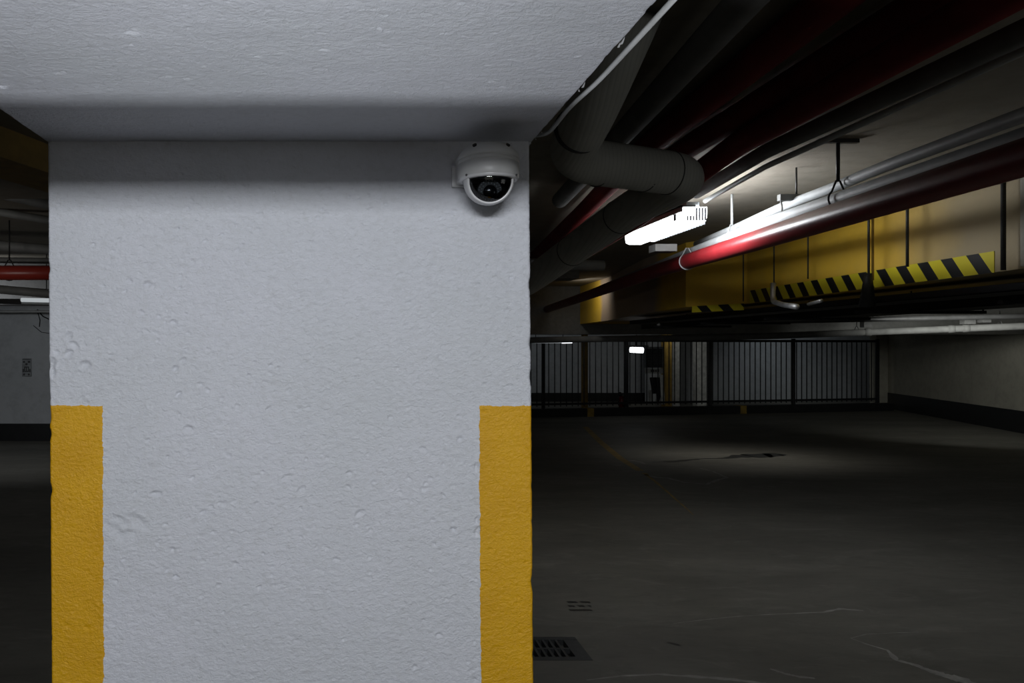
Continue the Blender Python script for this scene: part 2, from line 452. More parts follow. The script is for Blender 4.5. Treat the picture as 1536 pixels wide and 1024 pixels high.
# sides, going back .75 m
base = len(V)
lb = np.stack([X[:, 0], np.full(nr, YF+.75), zs], -1); rb_ = np.stack([X[:, -1], np.full(nr, YF+.75), zs], -1)
V = np.concatenate([V, lb, rb_]); i = np.arange(nr-1)
QL = np.stack([base+i, i*nc, (i+1)*nc, base+i+1], -1)
QR = np.stack([i*nc+nc-1, base+nr+i, base+nr+i+1, (i+1)*nc+nc-1], -1)
QB = np.stack([base+nr+i, base+i, base+i+1, base+nr+i+1], -1)
column = np_mesh('column', V, np.concatenate([Q, QL, QR, QB]), M['col'])
tag(column, 'large white painted concrete column with yellow corner stripes on its lower half', 'column')

# ================================================================== BEAM OVER THE COLUMN
nx, ny = 400, 300
xs = np.linspace(-.632, .381, nx); ys = np.linspace(.86, YF+.02, ny)
Yg = np.repeat(ys[:, None], nx, 1); Xg = np.repeat(xs[None, :], ny, 0)
H = fbm(Xg*1.5, Yg*3, 5, 2)*.003 + fbm(Xg, Yg*2.4, 40, 4)*.0008
lst = []
def sz(px, py): q = Pz(px, py, SOF); return q.x, q.y
for (px, py, r, dep, ex, an) in [(200,49,5,1.6,2,.05),(197,67,2.5,.9,1.5,0),(212,107,2.5,1.2,1.5,0),(90,108,5,1,2,-.6),(487,74,4,1,2,.2),(3,130,6,2,1.3,.5),(280,118,4,.8,1.5,.2),(568,42,3,1.6,1,0),(790,20,2,1,1,0),(250,115,4,.8,2,0)]:
    x, y = sz(px, py); lst.append((x, y, r*.0012, dep*.0016, ex, an))
for k in range(130):
    lst.append((rng.uniform(-.6, .36), rng.uniform(.9, 1.6), rng.uniform(.0018, .004), rng.uniform(.0006, .0014), rng.uniform(1, 2.2), rng.uniform(-.5, .5)))
pits(Xg, Yg, H, lst)
for side in (0, 1):
    D = (Xg-xs[0]) if side == 0 else (xs[-1]-Xg)
    chip = np.clip(fbm(Yg*1.3+side*5, Yg*0+4, 22, 4)*2.4-.1, 0, 1)*.010*(1 if side else .6) + .003
    t = np.clip(1-D/chip, 0, 1); H -= chip*.8*(1-np.sqrt(np.clip(1-t*t, 0, 1)))
V = np.stack([Xg, Yg, SOF-H], -1).reshape(-1, 3); Q = grid_faces(ny, nx, True)
base = len(V); i = np.arange(ny-1)
T = .72
lt = np.stack([np.full(ny, xs[0]), ys, np.full(ny, SLAB)], -1); rt = np.stack([np.full(ny, xs[-1]), ys, np.full(ny, SLAB)], -1)
V = np.concatenate([V, lt, rt])
QL = np.stack([i*nx, (i+1)*nx, base+i+1, base+i], -1); QR = np.stack([(i+1)*nx+nx-1, i*nx+nx-1, base+ny+i, base+ny+i+1], -1)
j = np.arange(nx-1)
b2 = len(V); ft = np.stack([xs, np.full(nx, ys[0]), np.full(nx, SLAB)], -1); bt = np.stack([xs, np.full(nx, ys[-1]), np.full(nx, SLAB)], -1)
V = np.concatenate([V, ft, bt])
QF = np.stack([j+1, j, b2+j, b2+j+1], -1); QK = np.stack([(ny-1)*nx+j, (ny-1)*nx+j+1, b2+nx+j+1, b2+nx+j], -1)
beam = np_mesh('ceiling_beam', V, np.concatenate([Q, QL, QR, QF, QK]), M['col'])
tag(beam, 'white painted concrete beam resting on top of the big white column', 'beam')
bm = BM(); box(bm, -.632, .381, YF+.02, YF+.75, SOF, SLAB)
o = obj('beam_head', bm, M['col'], beam)
# flaking paint slivers along its right arris
bm = BM()
for (px, py, L) in [(950,61,.03),(938,67,.02),(880,127,.03),(866,135,.012),(806,198,.012),(800,208,.012)]:
    q = Pz(px, py, SOF); q.x = .3805
    a = bm.verts.new(q+Vector((-.001, -L/2, .0))); b = bm.verts.new(q+Vector((.0015, L/2, -.0005)))
    c = bm.verts.new(q+Vector((.0035, L*.25, -.002))); d = bm.verts.new(q+Vector((.0012, -L*.2, -.0010)))
    bm.faces.new((a, b, c, d))
o = obj('paint_flake', bm, M['cam'], beam); tag(o, kind='stuff')

bm = BM(); tube(bm, [(.404, .80, 2.036), (.404, 1.30, 2.034), (.398, 1.45, 2.037), (.402, 1.62, 2.034), (.385, 1.70, 2.05)], .0042, 10, fil=.05)
tag(obj('cable', bm, M['cable'], smooth=True), 'thin pale cable running along the right edge of the white beam', 'cable')

bm = BM(); box(bm, -9.4, 11, .80, .86, SOF, SLAB)  # unseen beam added to shade the ceiling pipes from the light behind
tag(obj('ceiling_beam', bm, M['greyslab']), 'added unseen beam above the view, keeping light off the ceiling pipes', 'beam')
# ================================================================== SECURITY CAMERA
k = .001318                    # metres per photo pixel at the camera
cc = P(732.5, 270, 1.590)
cam_root = thing('security_camera', (cc.x, YF-.002, cc.z), 'white dome security camera on the upper right of the white column', 'security camera')
def cam_part(name, bm, mat, smooth=True, parent=None):
    o = obj(name, bm, mat, None, smooth); par = parent or cam_root
    o.parent = par
    w = par.location if par.type == 'EMPTY' else Vector((0,0,0))
    if par.type == 'EMPTY': o.location = -Vector(w)
    return o
def pr(lst): return [(r*k, z*k) for r, z in lst]
bm = BM()
lathe(bm, pr([(0,52),(20,52),(30,50.5),(37,46),(42,40),(44.5,36),(45.3,33),(45.3,30.3),(44.7,30),(44.7,29.2),(45.3,28.9),(45.5,24.2),(44.8,23.9),(44.8,23),(45.6,22.6),(45.8,8),(45.0,3),(43,0),(39,-2),(35,-3),(33,0),(0,0)]), cc, 72)
housing = cam_part('housing', bm, M['cam'])
bm = BM()   # block filling between drum and wall
box(bm, cc.x-43*k, cc.x+43*k, cc.y+.01, YF+.003, cc.z+2*k, cc.z+42*k, .006)
cam_part('mounting_block', bm, M['cam'], False)
bm = BM(); box(bm, cc.x-49*k, cc.x+46*k, YF-.012, YF+.004, cc.z-1*k, cc.z+31*k, .004)
cam_part('mounting_plate', bm, M['camtrim'], False)
for sx in (-25.5, 24):
    bm = BM(); bmesh.ops.create_cone(bm, cap_ends=True, segments=18, radius1=3.2*k, radius2=3.2*k, depth=3*k)
    ang = math.atan2(-math.sqrt(1-(sx/39)**2), sx/39)
    rr = 38.4*k; pos = cc+Vector((math.cos(ang)*rr, math.sin(ang)*rr, 45.2*k))
    nrm = Vector((math.cos(ang)*.66, math.sin(ang)*.66, .75)).normalized()
    bmesh.ops.transform(bm, matrix=Matrix.Translation(pos) @ nrm.to_track_quat('Z', 'Y').to_matrix().to_4x4(), verts=bm.verts)
    cam_part('screw', bm, M['hole'], False)
bc = cc + Vector((-.5*k, -4*k, -1*k))
def sphere_part(rad, keep, c, su=64, sv=48):
    bm = BM(); bmesh.ops.create_uvsphere(bm, u_segments=su, v_segments=sv, radius=rad)
    bmesh.ops.translate(bm, verts=bm.verts, vec=c)
    dele = [f for f in bm.faces if not keep((f.calc_center_median()-c).normalized())]
    bmesh.ops.delete(bm, geom=dele, context='FACES'); return bm
axis = Vector((0, -math.cos(math.radians(14)), -math.sin(math.radians(14))))
bm = BM(); R0 = 37.5*k
# collar: lathe about the viewing axis from opening half angle 57 degrees back to 125
rings = []
prof = [(60, 35.4), (60, 37.6), (62, 38.4), (66, 38.2), (75, 38), (90, 38), (105, 38), (125, 37.5), (140, 37)]
zax = axis; xax = Vector((1,0,0)); yax = zax.cross(xax).normalized()
for a, r in prof:
    a = math.radians(a)
    rings.append([bm.verts.new(bc + (zax*math.cos(a) + (xax*math.cos(t)+yax*math.sin(t))*math.sin(a))*r*k) for t in [2*PI*q/72 for q in range(72)]])
for A, B in zip(rings, rings[1:]):
    for q in range(72): bm.faces.new((A[q], A[(q+1)%72], B[(q+1)%72], B[q]))
bmesh.ops.bisect_plane(bm, geom=bm.verts[:]+bm.edges[:]+bm.faces[:], plane_co=bc+Vector((0,0,1*k)), plane_no=(0,0,1), clear_outer=True)
cam_part('dome_collar', bm, M['camtrim'])
bm = sphere_part(36*k, lambda n: n.z < .1 and n.dot(axis) > .42, bc)
glass_o = cam_part('dome_cover', bm, M['glass'])
p0 = glass_o.data.polygons[0]
if p0.normal.dot(p0.center-bc) < 0: glass_o.data.flip_normals()
bm = sphere_part(34.6*k, lambda n: n.z < .12 and n.dot(axis) < .52, bc)
cam_part('dome_liner', bm, M['face'])
# trim lip under the housing
bm = BM(); lathe(bm, pr([(44,3),(44.5,1),(43,-1.5),(38.5,-2.8),(37.8,-1.2),(38,1)]), cc, 72)
cam_part('trim_ring', bm, M['camtrim'])
for sx in (-37, 37):
    bm = BM(); bmesh.ops.create_cone(bm, cap_ends=True, segments=12, radius1=1.7*k, radius2=1.5*k, depth=1.6*k)
    bmesh.ops.rotate(bm, verts=bm.verts, matrix=Matrix.Rotation(PI/2, 3, 'X'))
    bmesh.ops.translate(bm, verts=bm.verts, vec=cc+Vector((sx*k, -math.sqrt(46**2-37**2)*k, 2*k)))
    cam_part('screw', bm, M['hole'], False)
# eyeball with lens and infrared lights
bm = BM(); ax2 = Vector((0, -math.cos(math.radians(10)), -math.sin(math.radians(10))))
bmesh.ops.create_cone(bm, cap_ends=True, segments=48, radius1=20*k, radius2=18.5*k, depth=6*k)
ec = bc + Vector((1*k, 0, -17.5*k)); Rm = ax2.to_track_quat('Z', 'Y').to_matrix().to_4x4()
bmesh.ops.transform(bm, matrix=Matrix.Translation(ec+ax2*3*k) @ Rm, verts=bm.verts)
eye = cam_part('camera_eye', bm, M['face'], False)
def on_eye(x, y, z): return Matrix.Translation(ec+ax2*6*k) @ Rm @ Matrix.Translation((x*k, y*k, z*k))
bm = BM(); bmesh.ops.create_cone(bm, cap_ends=True, segments=40, radius1=10.6*k, radius2=10*k, depth=4*k)
bmesh.ops.transform(bm, matrix=on_eye(0, 0, 2), verts=bm.verts)
bmesh.ops.create_uvsphere(bm, u_segments=24, v_segments=12, radius=9.2*k, matrix=on_eye(0, 0, 1) @ Matrix.Diagonal((1, 1, .5, 1)))
cam_part('lens', bm, M['lens'], True)
bm = BM()
for nled, rad, off in ((18, 12.8, 0), (24, 16.6, .1)):
    for q in range(nled):
        t = 2*PI*q/nled + off
        bmesh.ops.create_uvsphere(bm, u_segments=8, v_segments=6, radius=.85*k, matrix=on_eye(math.cos(t)*rad, math.sin(t)*rad, .2))
o = cam_part('infrared_light', bm, M['led'], True); tag(o, 'rings of tiny grey infrared lights round the lens', kind=None)

# ================================================================== BIG GREY DUCT (offset over the bay)
duct_pts = [Vector((.97, 2.72, 2.75)), P(886, 170, 2.95), P(838, 238, 3.30), P(1040, 264, 3.58), P(985, 296, 3.92), P(790, 424, 5.8), P(700, 470, 8.5)]
dp = fillet([duct_pts[0], duct_pts[1], duct_pts[2]+Vector((.03,.0,0)), duct_pts[3], duct_pts[4]+Vector((-.02,.25,0)), duct_pts[5], duct_pts[6]], .17, 10)
bm = BM(); tube(bm, dp, .094, 36)
duct = obj('ventilation_duct', bm, M['duct'], smooth=True)
tag(duct, 'thick grey round duct bending twice beside the white column top', 'duct')
def band(p, t, r, w=.012, name='joint_band', mat='darksteel', par=None):
    t = Vector(t).normalized(); b = BM(); p = Vector(p)
    tube(b, [p-t*w/2, p+t*w/2], r, 36); return obj(name, b, M[mat], par, True)
for f in (.28, .62, .80):
    a, b = duct_pts[2], duct_pts[3]
    band(a.lerp(b, f), b-a, .0965, .006, par=duct)
for f in (.10, .5):
    a, b = duct_pts[4]+Vector((-.02,.25,0)), duct_pts[5]; band(a.lerp(b, f), b-a, .0965, .006, par=duct)
a, b = duct_pts[1], duct_pts[2]; band(a.lerp(b, .35), b-a, .0965, .006, par=duct)

# ================================================================== PIPES
def pipe(name, pts, r, mat, label, group=None, fil=.1, seg=20, cat='pipe'):
    bm = BM(); tube(bm, pts, r, seg, fil=fil)
    o = obj(name, bm, M[mat], smooth=True); return tag(o, label, cat, group)
def ext(a, b, d):   # extend line a->b past a by d metres
    return a + (a-b).normalized()*d
# pale grey pipe nearest the beam
a, b = P(1118, 0, 2.42), P(930, 205, 4.0)
pipe('ceiling_pipe', [ext(a, b, .9), a, b, P(840, 300, 5.6)], 1*.055, 'dustygrey', 'plain grey pipe high up between the white beam and the red pipes')
# three dark red sprinkler pipes
def redpipe(p, q, r, label, more=(), z=None):
    return pipe('sprinkler_pipe', [ext(p, q, 1.0), p, q, *more], r, 'dustyred', label, None)
redpipe(Pz(1262, -10, 2.675), Pz(968, 222, 2.675), .062, 'dark red pipe nearest the white beam, ending behind the grey duct', [P(880, 312, 6.0), P(798, 388, 9.3)])
redpipe(Pz(1436, -25, 2.675), Pz(1042, 214, 2.675), 0.060, 'middle one of three dark red pipes under the ceiling', [Pz(968, 264, 2.675)])
redpipe(Pz(1536, -25, 2.50), Pz(1105, 217, 2.56), .056, 'dark red pipe passing just in front of the lit ceiling lamp', [P(955, 328, 5.0), P(800, 426, 8.0)])
# dark conduits right of them
a, b = P(1536, 48, 2.2), P(1150, 226, 3.85)
pipe('conduit', [ext(a, b, .8), a, b, P(1045, 289, 4.9)], .036, 'dustygrey', 'thick grey conduit right beside the three dark red pipes')
a, b = P(1536, 76, 2.35), P(1150, 249, 4.0)
pipe('conduit', [ext(a, b, .8), a, b, P(1058, 301, 5.12)], .014, 'whitepipe', 'slim conduit leading into the near end of the lit lamp')
# main red pipe
a, b = P(1536, 236, 2.75), P(1150, 356, 5.05)
pipe('sprinkler_main', [ext(a, b, .8), a, b, P(985, 406, 8.0), P(864, 449, 12.5), P(821, 463.5, 14.88)], .066, 'redpipe', 'long glossy red pipe running below the white pipes')
# white pipes
a, b = P(1536, 205, 3.05), P(1150, 334, 5.3)
pipe('water_pipe', [ext(a, b, .7), a, b, P(1020, 384, 7.4), P(900, 432, 12)], .037, 'whitepipe', 'straight white pipe lying just above the red pipe')
pipe('water_pipe', [P(1600, 150, 2.7), P(1536, 172, 2.95), P(1328, 249, 3.95), P(1251, 281, 4.6), P(1175, 309, 5.3), P(1105, 341, 6.1), P(1045, 366, 7.1)], .029, 'whitepipe', 'white pipe that curves down towards the straight one above the red pipe', fil=.25)

# hangers
def hanger(name, px, py_top, py_pipe, d, r, label, mat='steel', rod=.007):
    c = P(px, py_pipe, d); top = P(px, py_top, d)
    t = thing(name, top, label, 'pipe hanger')
    bm = BM(); tube(bm, [top, c+Vector((0,0,r+.05))], rod, 10); obj('rod', bm, M[mat], t, True)
    bm = BM(); pts = []
    pts.append(c+Vector((-.012, 0, r+.055)))
    for q in range(13):
        an = math.radians(125 + q*(290)/12) if False else math.radians(140 + q*260/12)
        pts.append(c+Vector((math.cos(an)*(r+.004), 0, math.sin(an)*(r+.004))))
    pts.append(c+Vector((.012, 0, r+.055)))
    tube(bm, pts, .006, 8); obj('clamp', bm, M[mat], t, True)
    return t
def on_line(a, b, px):
    lo, hi = 0., 1.
    f = lambda t: CX+F*a.lerp(b, t).x/a.lerp(b, t).y - px
    for _ in range(50):
        m = (lo+hi)/2
        if (f(lo) > 0) == (f(m) > 0): lo = m
        else: hi = m
    return a.lerp(b, lo)
def top_z(p, label, r, mat='steel', z=SLAB, rod=.007, cross=False):
    t = thing('pipe_hanger', (p.x, p.y, z), label, 'pipe hanger')
    bm = BM(); tube(bm, [(p.x, p.y, z), (p.x, p.y, p.z+r+.045)], rod, 10); obj('rod', bm, M[mat], t, True)
    bm = BM(); pts = [p+Vector((-.01, 0, r+.05))]
    for q in range(15):
        an = math.radians(130 + q*280/14); pts.append(p+Vector((math.cos(an)*(r+.003), 0, math.sin(an)*(r+.003))))
    pts.append(p+Vector((.01, 0, r+.05)))
    tube(bm, pts, .0055, 8); obj('clamp', bm, M[mat], t, True)
    if cross:
        bm = BM(); obox(bm, (p.x-.11, p.y, z-.012), (p.x+.11, p.y, z-.012), .03, .02); obj('ceiling_bracket', bm, M[mat], t)
    return t
ma, mb = P(1150, 356, 5.05), P(985, 406, 8.0)
top_z(on_line(ma, mb, 1031), 'white rod hanger gripping the red pipe below the lamp', .066, 'whitepipe', z=2.46, rod=.009)
wa, wb = P(1150, 334, 5.3), P(1020, 384, 7.4)
top_z(on_line(wa, wb, 1098), 'white rod hanger holding the white pipe right of the lamp', .037, 'whitepipe', rod=.009)
wa, wb = P(1536, 205, 3.05), P(1150, 334, 5.3)
top_z(on_line(wa, wb, 1257), 'dark rod hanger with a cross bracket on the ceiling, holding the white pipe', .05, 'darksteel', rod=.010, cross=True)
q = on_line(wa, wb, 1171)
t = thing('pipe_hanger', (q.x, q.y, q.z+.14), 'steel channel with a hook clamp over the white pipe', 'pipe hanger')
bm = BM(); box(bm, q.x-.012, q.x+.25, q.y-.02, q.y+.02, q.z+.11, q.z+.15, .002); obj('channel', bm, M['greypipe'], t)
bm = BM(); tube(bm, [q+Vector((0,0,.115)), q+Vector((-.005,-.03,.05)), q+Vector((-.03,-.042,.0)), q+Vector((.0,-.04,-.042)), q+Vector((.03,-.02,-.045))], .006, 8, fil=.02); obj('hook', bm, M['steel'], t, True)
bm = BM(); tube(bm, [(q.x+.1, q.y, q.z+.15), (q.x+.1, q.y, SLAB)], .006, 8); obj('rod', bm, M['darksteel'], t, True)

# ================================================================== LAMPS
def ceiling_lamp(x, y0, y1, z0, label, drop=True):
    t = thing('ceiling_lamp', (x, (y0+y1)/2, z0+.13), label, 'ceiling light')
    w = .075; bm = BM()
    n = 56; prev = None; rings = []
    for i in range(n+1):
        yy = y0+(y1-y0)*i/n; g = .0022 if i % 2 else 0
        prof = [(-w, .10), (-w-.0+g, .05), (-w+.006+g, .012), (-w+.03, g), (w-.03, g), (w-.006-g, .012), (w-g, .05), (w, .10)]
        rings.append([bm.verts.new((x+a, yy, z0+b)) for a, b in prof])
    for A, B in zip(rings, rings[1:]):
        for q in range(7): bm.faces.new((A[q], A[q+1], B[q+1], B[q]))
    bm.faces.new(rings[0]); bm.faces.new(rings[-1])
    obj('diffuser', bm, M['diff'], t)
    bm = BM(); box(bm, x-w+.02, x+.03, y0+.01, y1-.01, z0+.098, z0+.135, .004); obj('lamp_housing', bm, M['whitepipe'], t)
    bm = BM(); box(bm, x-w-.02, x+.0, y0+.0, y1+.0, z0+.10, z0+.112); box(bm, x-w-.02, x-w-.006, y0, y1, z0+.07, z0+.112)
    obj('reflector', bm, M['greypipe'], t)  # left-side shield added to keep the ceiling left of the lamp dark
    bm = BM()
    for i in range(20):
        yy = y0+.014+i*.044; ww = .019 if i < 12 else .012
        box(bm, x+w-.036, x+w-.006, yy, yy+ww, z0-.010, z0+.004)
    for i in range(7):
        xx = x+w-.018-i*.019; box(bm, xx, xx+.012, y0-.004, y0+.002, z0+.012, z0+(.095 if i < 4 else .045))
    o = obj('diffuser_rib', bm, M['rib'], t); o['kind'] = 'stuff'
    bm = BM(); box(bm, x-w-.012, x-w-.003, y0+.10, y0+.135, z0+.03, z0+.105, .002); obj('clip', bm, M['darksteel'], t)
    for yy in (y0+.2, y1-.2):
        bm = BM(); tube(bm, [(x, yy, z0+.135), (x, yy, SLAB)], .005, 8); obj('rod', bm, M['steel'], t, True)
    return t
lamp = ceiling_lamp(2.215, 5.13, 6.22, 2.405, 'lit fluorescent lamp with a ribbed diffuser, glaring white under the ceiling')

# ================================================================== YELLOW BEAM WITH CHEVRONS
BZ = 2.05
plan = [(3.80, 4.42), (3.82, 4.74), (4.0, 8.06), (3.66, 8.72), (3.80, 10.4), (4.20, 13.0), (4.30, 15.2)]
bm = BM()
back = [(5.2, 4.42), (5.2, 15.2)]
loop = plan + back[::-1]
lo = [bm.verts.new((x, y, BZ)) for x, y in loop]; hi = [bm.verts.new((x, y, SLAB)) for x, y in loop]
bm.faces.new(lo); bm.faces.new(hi)
for i in range(len(loop)):
    j = (i+1) % len(loop); bm.faces.new((lo[i], lo[j], hi[j], hi[i]))
yb = obj('ceiling_beam', bm, M['beam']); tag(yb, 'deep yellow and cream painted beam with black chevrons along its lower edge', 'beam')
def chev(a, b, z0, z1, name='hazard_tape', off=.004):
    a = Vector((a[0], a[1], 0)); b = Vector((b[0], b[1], 0)); t = (b-a).normalized(); n = Vector((-t.y, t.x, 0))*off
    bm = BM(); vs = [bm.verts.new((p.x+n.x*s, p.y+n.y*s, z)) for z in (z0, z1) for p, s in ((a,1),(b,1),(b,0),(a,0))]
    for f in ((0,1,2,3),(4,5,6,7),(0,1,5,4),(1,2,6,5),(2,3,7,6),(3,0,4,7)): bm.faces.new([vs[i] for i in f])
    return obj(name, bm, M['hazard'], yb)
chev((3.82, 4.74), (4.0, 8.0), BZ-.002, BZ+.125)
chev((3.985, 8.09), (3.70, 8.64), BZ-.065, BZ+.002, off=.01)
# cream post standing off the beam's near end
bm = BM(); box(bm, 3.70, 3.95, 4.2, 4.42, BZ, SLAB, .01)
tag(obj('beam_post', bm, M['creamwall']), 'short cream pier at the near end of the yellow beam', 'pier')

# hanging rods in front of the beam
rod_info = [(1115, 452, .010, 'far'), (1161, 432, .010, ''), (1212, 418, .010, ''), (1303, 420, .014, ''), (1361, 400, .016, ''), (1505, 405, .022, '')]
rl = ['thin dark rod hanging at the far end of the chevrons', 'thin dark rod hanging above the bent grey conduit', 'thin dark rod between the bent conduit and the black foot bracket',
      'dark rod that ends in a black wedge over the chevrons', 'dark rod over the cream part of the beam', 'thickest dark rod, at the near end of the chevrons']
RX = 3.74
for (px, pyb, w, _), lab in zip(rod_info, rl):
    d = F*(RX+ (px < 1300)*.1)/(px-CX); bot = P(px, pyb, d); zt = SLAB
    t = thing('hanging_rod', (bot.x, bot.y, zt), lab, 'rod')
    bm = BM(); tube(bm, [(bot.x, bot.y, zt), tuple(bot)], w*.62, 10); obj('rod', bm, M['darksteel'], t, True)
    if px == 1303:
        bm = BM(); c = bot
        tube(bm, [c+Vector((0,0,.05)), c+Vector((0,.01,-.03)), c+Vector((.01,.03,-.19))], [.022, .034, .055], 14); obj('foot_bracket', bm, M['blackmetal'], t, True)
        bm = BM(); obox(bm, c+Vector((.0,0,0))+Vector((.03,0,0)), Vector((c.x+.03, c.y, zt)), .012, .012); obj('second_rod', bm, M['mustard'], t)
# bent grey conduit under the chevrons
pipe('bent_conduit', [P(1160, 424, 6.95), P(1159, 452, 6.95), P(1175, 457, 6.6), P(1195, 460, 6.2)], .022, 'steel', 'short bent grey conduit curling out below the chevrons', fil=.08, cat='conduit')
pipe('bracket_arm', [P(1213, 456, 6.3), P(1232, 451, 6.0)], .014, 'steel', 'short pale metal arm poking out under the chevrons', cat='bracket')

# cable trays under the beam
def tray(x0, x1, y0, y1, z, label, h=.05):
    t = thing('cable_tray', (x0, y0, z), label, 'cable tray')
    bm = BM(); box(bm, x0, x1, y0, y1, z, z+.006); obj('tray_base', bm, M['blackmetal'], t)
    for x in (x0, x1-.006):
        bm = BM(); box(bm, x, x+.006, y0, y1, z, z+h); obj('tray_side', bm, M['blackmetal'], t)
    bm = BM()
    n = 5
    for q in range(n):
        xx = x0+.03+(x1-x0-.06)*q/(n-1)
        pts = [Vector((xx+random.uniform(-.012,.012), y0+(y1-y0)*s/8, z+.022+random.uniform(0,.012))) for s in range(9)]
        tube(bm, pts, .014, 8)
    o = obj('cable_bundle', bm, M['black'], t, True); o['kind'] = 'stuff'
    return t
tray(4.02, 4.32, 4.3, 11.5, 1.945, 'black cable tray hung close under the yellow chevron beam')
tray(4.55, 4.95, 4.6, 12.5, 1.90, 'black cable tray behind the one under the chevrons', .07)
for i, y in enumerate((4.9, 6.3, 7.7, 9.1, 10.5)):
    t = thing('tray_hanger', (4.5, y, BZ), 'black cross bar under the cable trays', 'tray hanger', 'cross bars under the cable trays')
    bm = BM(); box(bm, 3.98, 5.0, y-.02, y+.02, 1.87, 1.90 if False else 1.895, .003); obj('cross_bar', bm, M['blackmetal'], t)
    for x in (4.42, 5.02 if False else 4.985):
        bm = BM(); tube(bm, [(x, y, 1.89), (x, y, BZ)], .006, 8); obj('rod', bm, M['blackmetal'], t, True)

# far cross beam and the pipe along its foot
wall = []
bm = BM(); box(bm, 1.5, 14.5, 14.9, 15.4, 1.86, SLAB)
tag(obj('ceiling_beam', bm, M['greyslab']), 'dark grey concrete cross beam above the black fence', 'beam')
bm = BM(); a = P(740, 511, 14.6); b = P(1150, 504, 14.0); c = P(1536, 489, 12.6); dd = ext(c, b, .35)
tube(bm, [a, b, c, dd], .055, 20); fp = obj('drain_pipe', bm, M['dustygrey'], smooth=True)
tag(fp, 'pale grey pipe running across above the black fence', 'pipe')
for px in (1302, 1427, 1449):
    q = on_line(b, c, px); tt = (c-b)
    band(q, tt, .062, .09, 'pipe_collar', 'dustygrey', fp)
top_z(on_line(b, c, 1285), 'dark rod hanger holding the pale pipe above the fence, left of the junction boxes', .055, 'darksteel')
top_z(on_line(b, c, 1500), 'dark rod hanger holding the pale pipe near the right edge of the view', .055, 'darksteel')
for px, s, lab in ((1302, .07, 'small dark junction box on the cross beam, left one'), (1455, .09, 'small dark junction box on the cross beam above the pipe collars'), (1480, .07, 'smallest dark junction box at the right end of the cross beam')):
    q = on_line(b, c, px) + Vector((0, .05, .13)); bm = BM(); box(bm, q.x-s, q.x+s, q.y-.06, q.y+.06, q.z-s*.7, q.z+s*.7, .01)
    tag(obj('junction_box', bm, M['darkslab']), lab, 'junction box')
for (z, r, x0, y, lab) in ((2.02, .04, 5.35, 13.2, 'grey pipe crossing the ceiling behind the cable trays'),):
    pipe('cross_pipe', [(x0, y+.5, z), (11, y-1.6, z+.07)], r, 'darksteel', lab)
# slab steps behind the lamp
bm = BM(); box(bm, .6, 2.75, 9.6, 10.0, 2.44, SLAB); tag(obj('ceiling_beam', bm, M['greyslab']), 'grey cross beam behind the lamp', 'beam')
pipe('cross_pipe', [(.6, 8.3, 2.50), (2.75, 8.7, 2.50)], .06, 'greypipe', 'dark grey pipe crossing behind the lamp')
bm = BM(); box(bm, 2.52, 2.70, 6.6, 6.75, 2.40, 2.46, .004); tag(obj('junction_box', bm, M['dustygrey']), 'pale flat box under the ceiling beyond the lamp', 'junction box')

# ================================================================== FAR FENCE
fa, fb = Vector((4.0, 18.7, 0)), Vector((13.72, 20.85, 0))
def fence_at(px):
    r = (px-CX)/F; t = (r*fa.y-fa.x)/((fb.x-fa.x)-r*(fb.y-fa.y)); return fa.lerp(fb, t)
fence = thing('fence', fence_at(1065), 'black metal bar fence standing behind the far kerb', 'fence')
dirf = (fb-fa).normalized(); f0 = fence_at(700); f1 = fence_at(1318)
fz0, fz1 = .22, 1.78
for px in (815, 940, 1065, 1190, 1316):
    q = fence_at(px); bm = BM(); obox(bm, q+Vector((0,0,.0)), q+Vector((0,0,fz1+.06)), .07, .07); obj('post', bm, M['blackmetal'], fence)
for zz, h, nm in ((fz0+.06, .05, 'bottom_rail'), (fz1, .06, 'top_rail')):
    bm = BM(); obox(bm, f0+Vector((0,0,zz)), f1+Vector((0,0,zz)), .05, h); obj(nm, bm, M['blackmetal'], fence)
L = (f1-f0).length; n = int(L/.150)
for i in range(n):
    q = f0+dirf*(i+.5)*L/n
    if i and CX+F*q.x/q.y < 780: continue
    bm = BM(); obox(bm, q+Vector((0,0,fz0)), q+Vector((0,0,fz1)), .019, .019); obj('bar', bm, M['blackmetal'], fence)
# kerb
ka, kb = Vector((3.9, 18.45, 0)), Vector((13.9, 20.6, 0))
kd = (kb-ka).normalized(); kn = Vector((kd.y, -kd.x, 0))
bm = BM(); obox(bm, ka+Vector((0,0,.095)), kb+Vector((0,0,.095)), .25, .19)
kerb = tag(obj('kerb', bm, M['black']), 'black painted kerb with yellow patches in front of the fence', 'kerb')
for px in (882, 1110):
    r = (px-CX)/F; t = (r*ka.y-ka.x)/((kb.x-ka.x)-r*(kb.y-ka.y)); q = ka.lerp(kb, t)
    bm = BM(); obox(bm, q-kd*.085+Vector((0,0,.096)), q+kd*.085+Vector((0,0,.096)), .258, .196); o = obj('yellow_patch', bm, M['lineyellow'], kerb); o['label'] = 'yellow painted patch'

# behind the fence
def fbox(name, px0, px1, d, z0, z1, th, mat, label, cat, group=None):
    x0, x1 = (px0-CX)/F*d, (px1-CX)/F*d
    bm = BM(); box(bm, x0, x1, d, d+th, z0, z1, .01); return tag(obj(name, bm, M[mat]), label, cat, group)
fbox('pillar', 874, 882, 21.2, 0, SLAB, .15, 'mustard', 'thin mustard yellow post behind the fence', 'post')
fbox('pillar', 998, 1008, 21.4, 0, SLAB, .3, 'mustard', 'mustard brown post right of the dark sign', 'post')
fbox('pillar', 1010, 1020, 21.9, 0, SLAB, .3, 'signlight', 'narrow white pillar behind the fence, next to the mustard post', 'pillar')
fbox('pillar', 1046, 1060, 21.9, 0, SLAB, .3, 'signlight', 'wider white pillar behind the fence, by the third fence post', 'pillar')
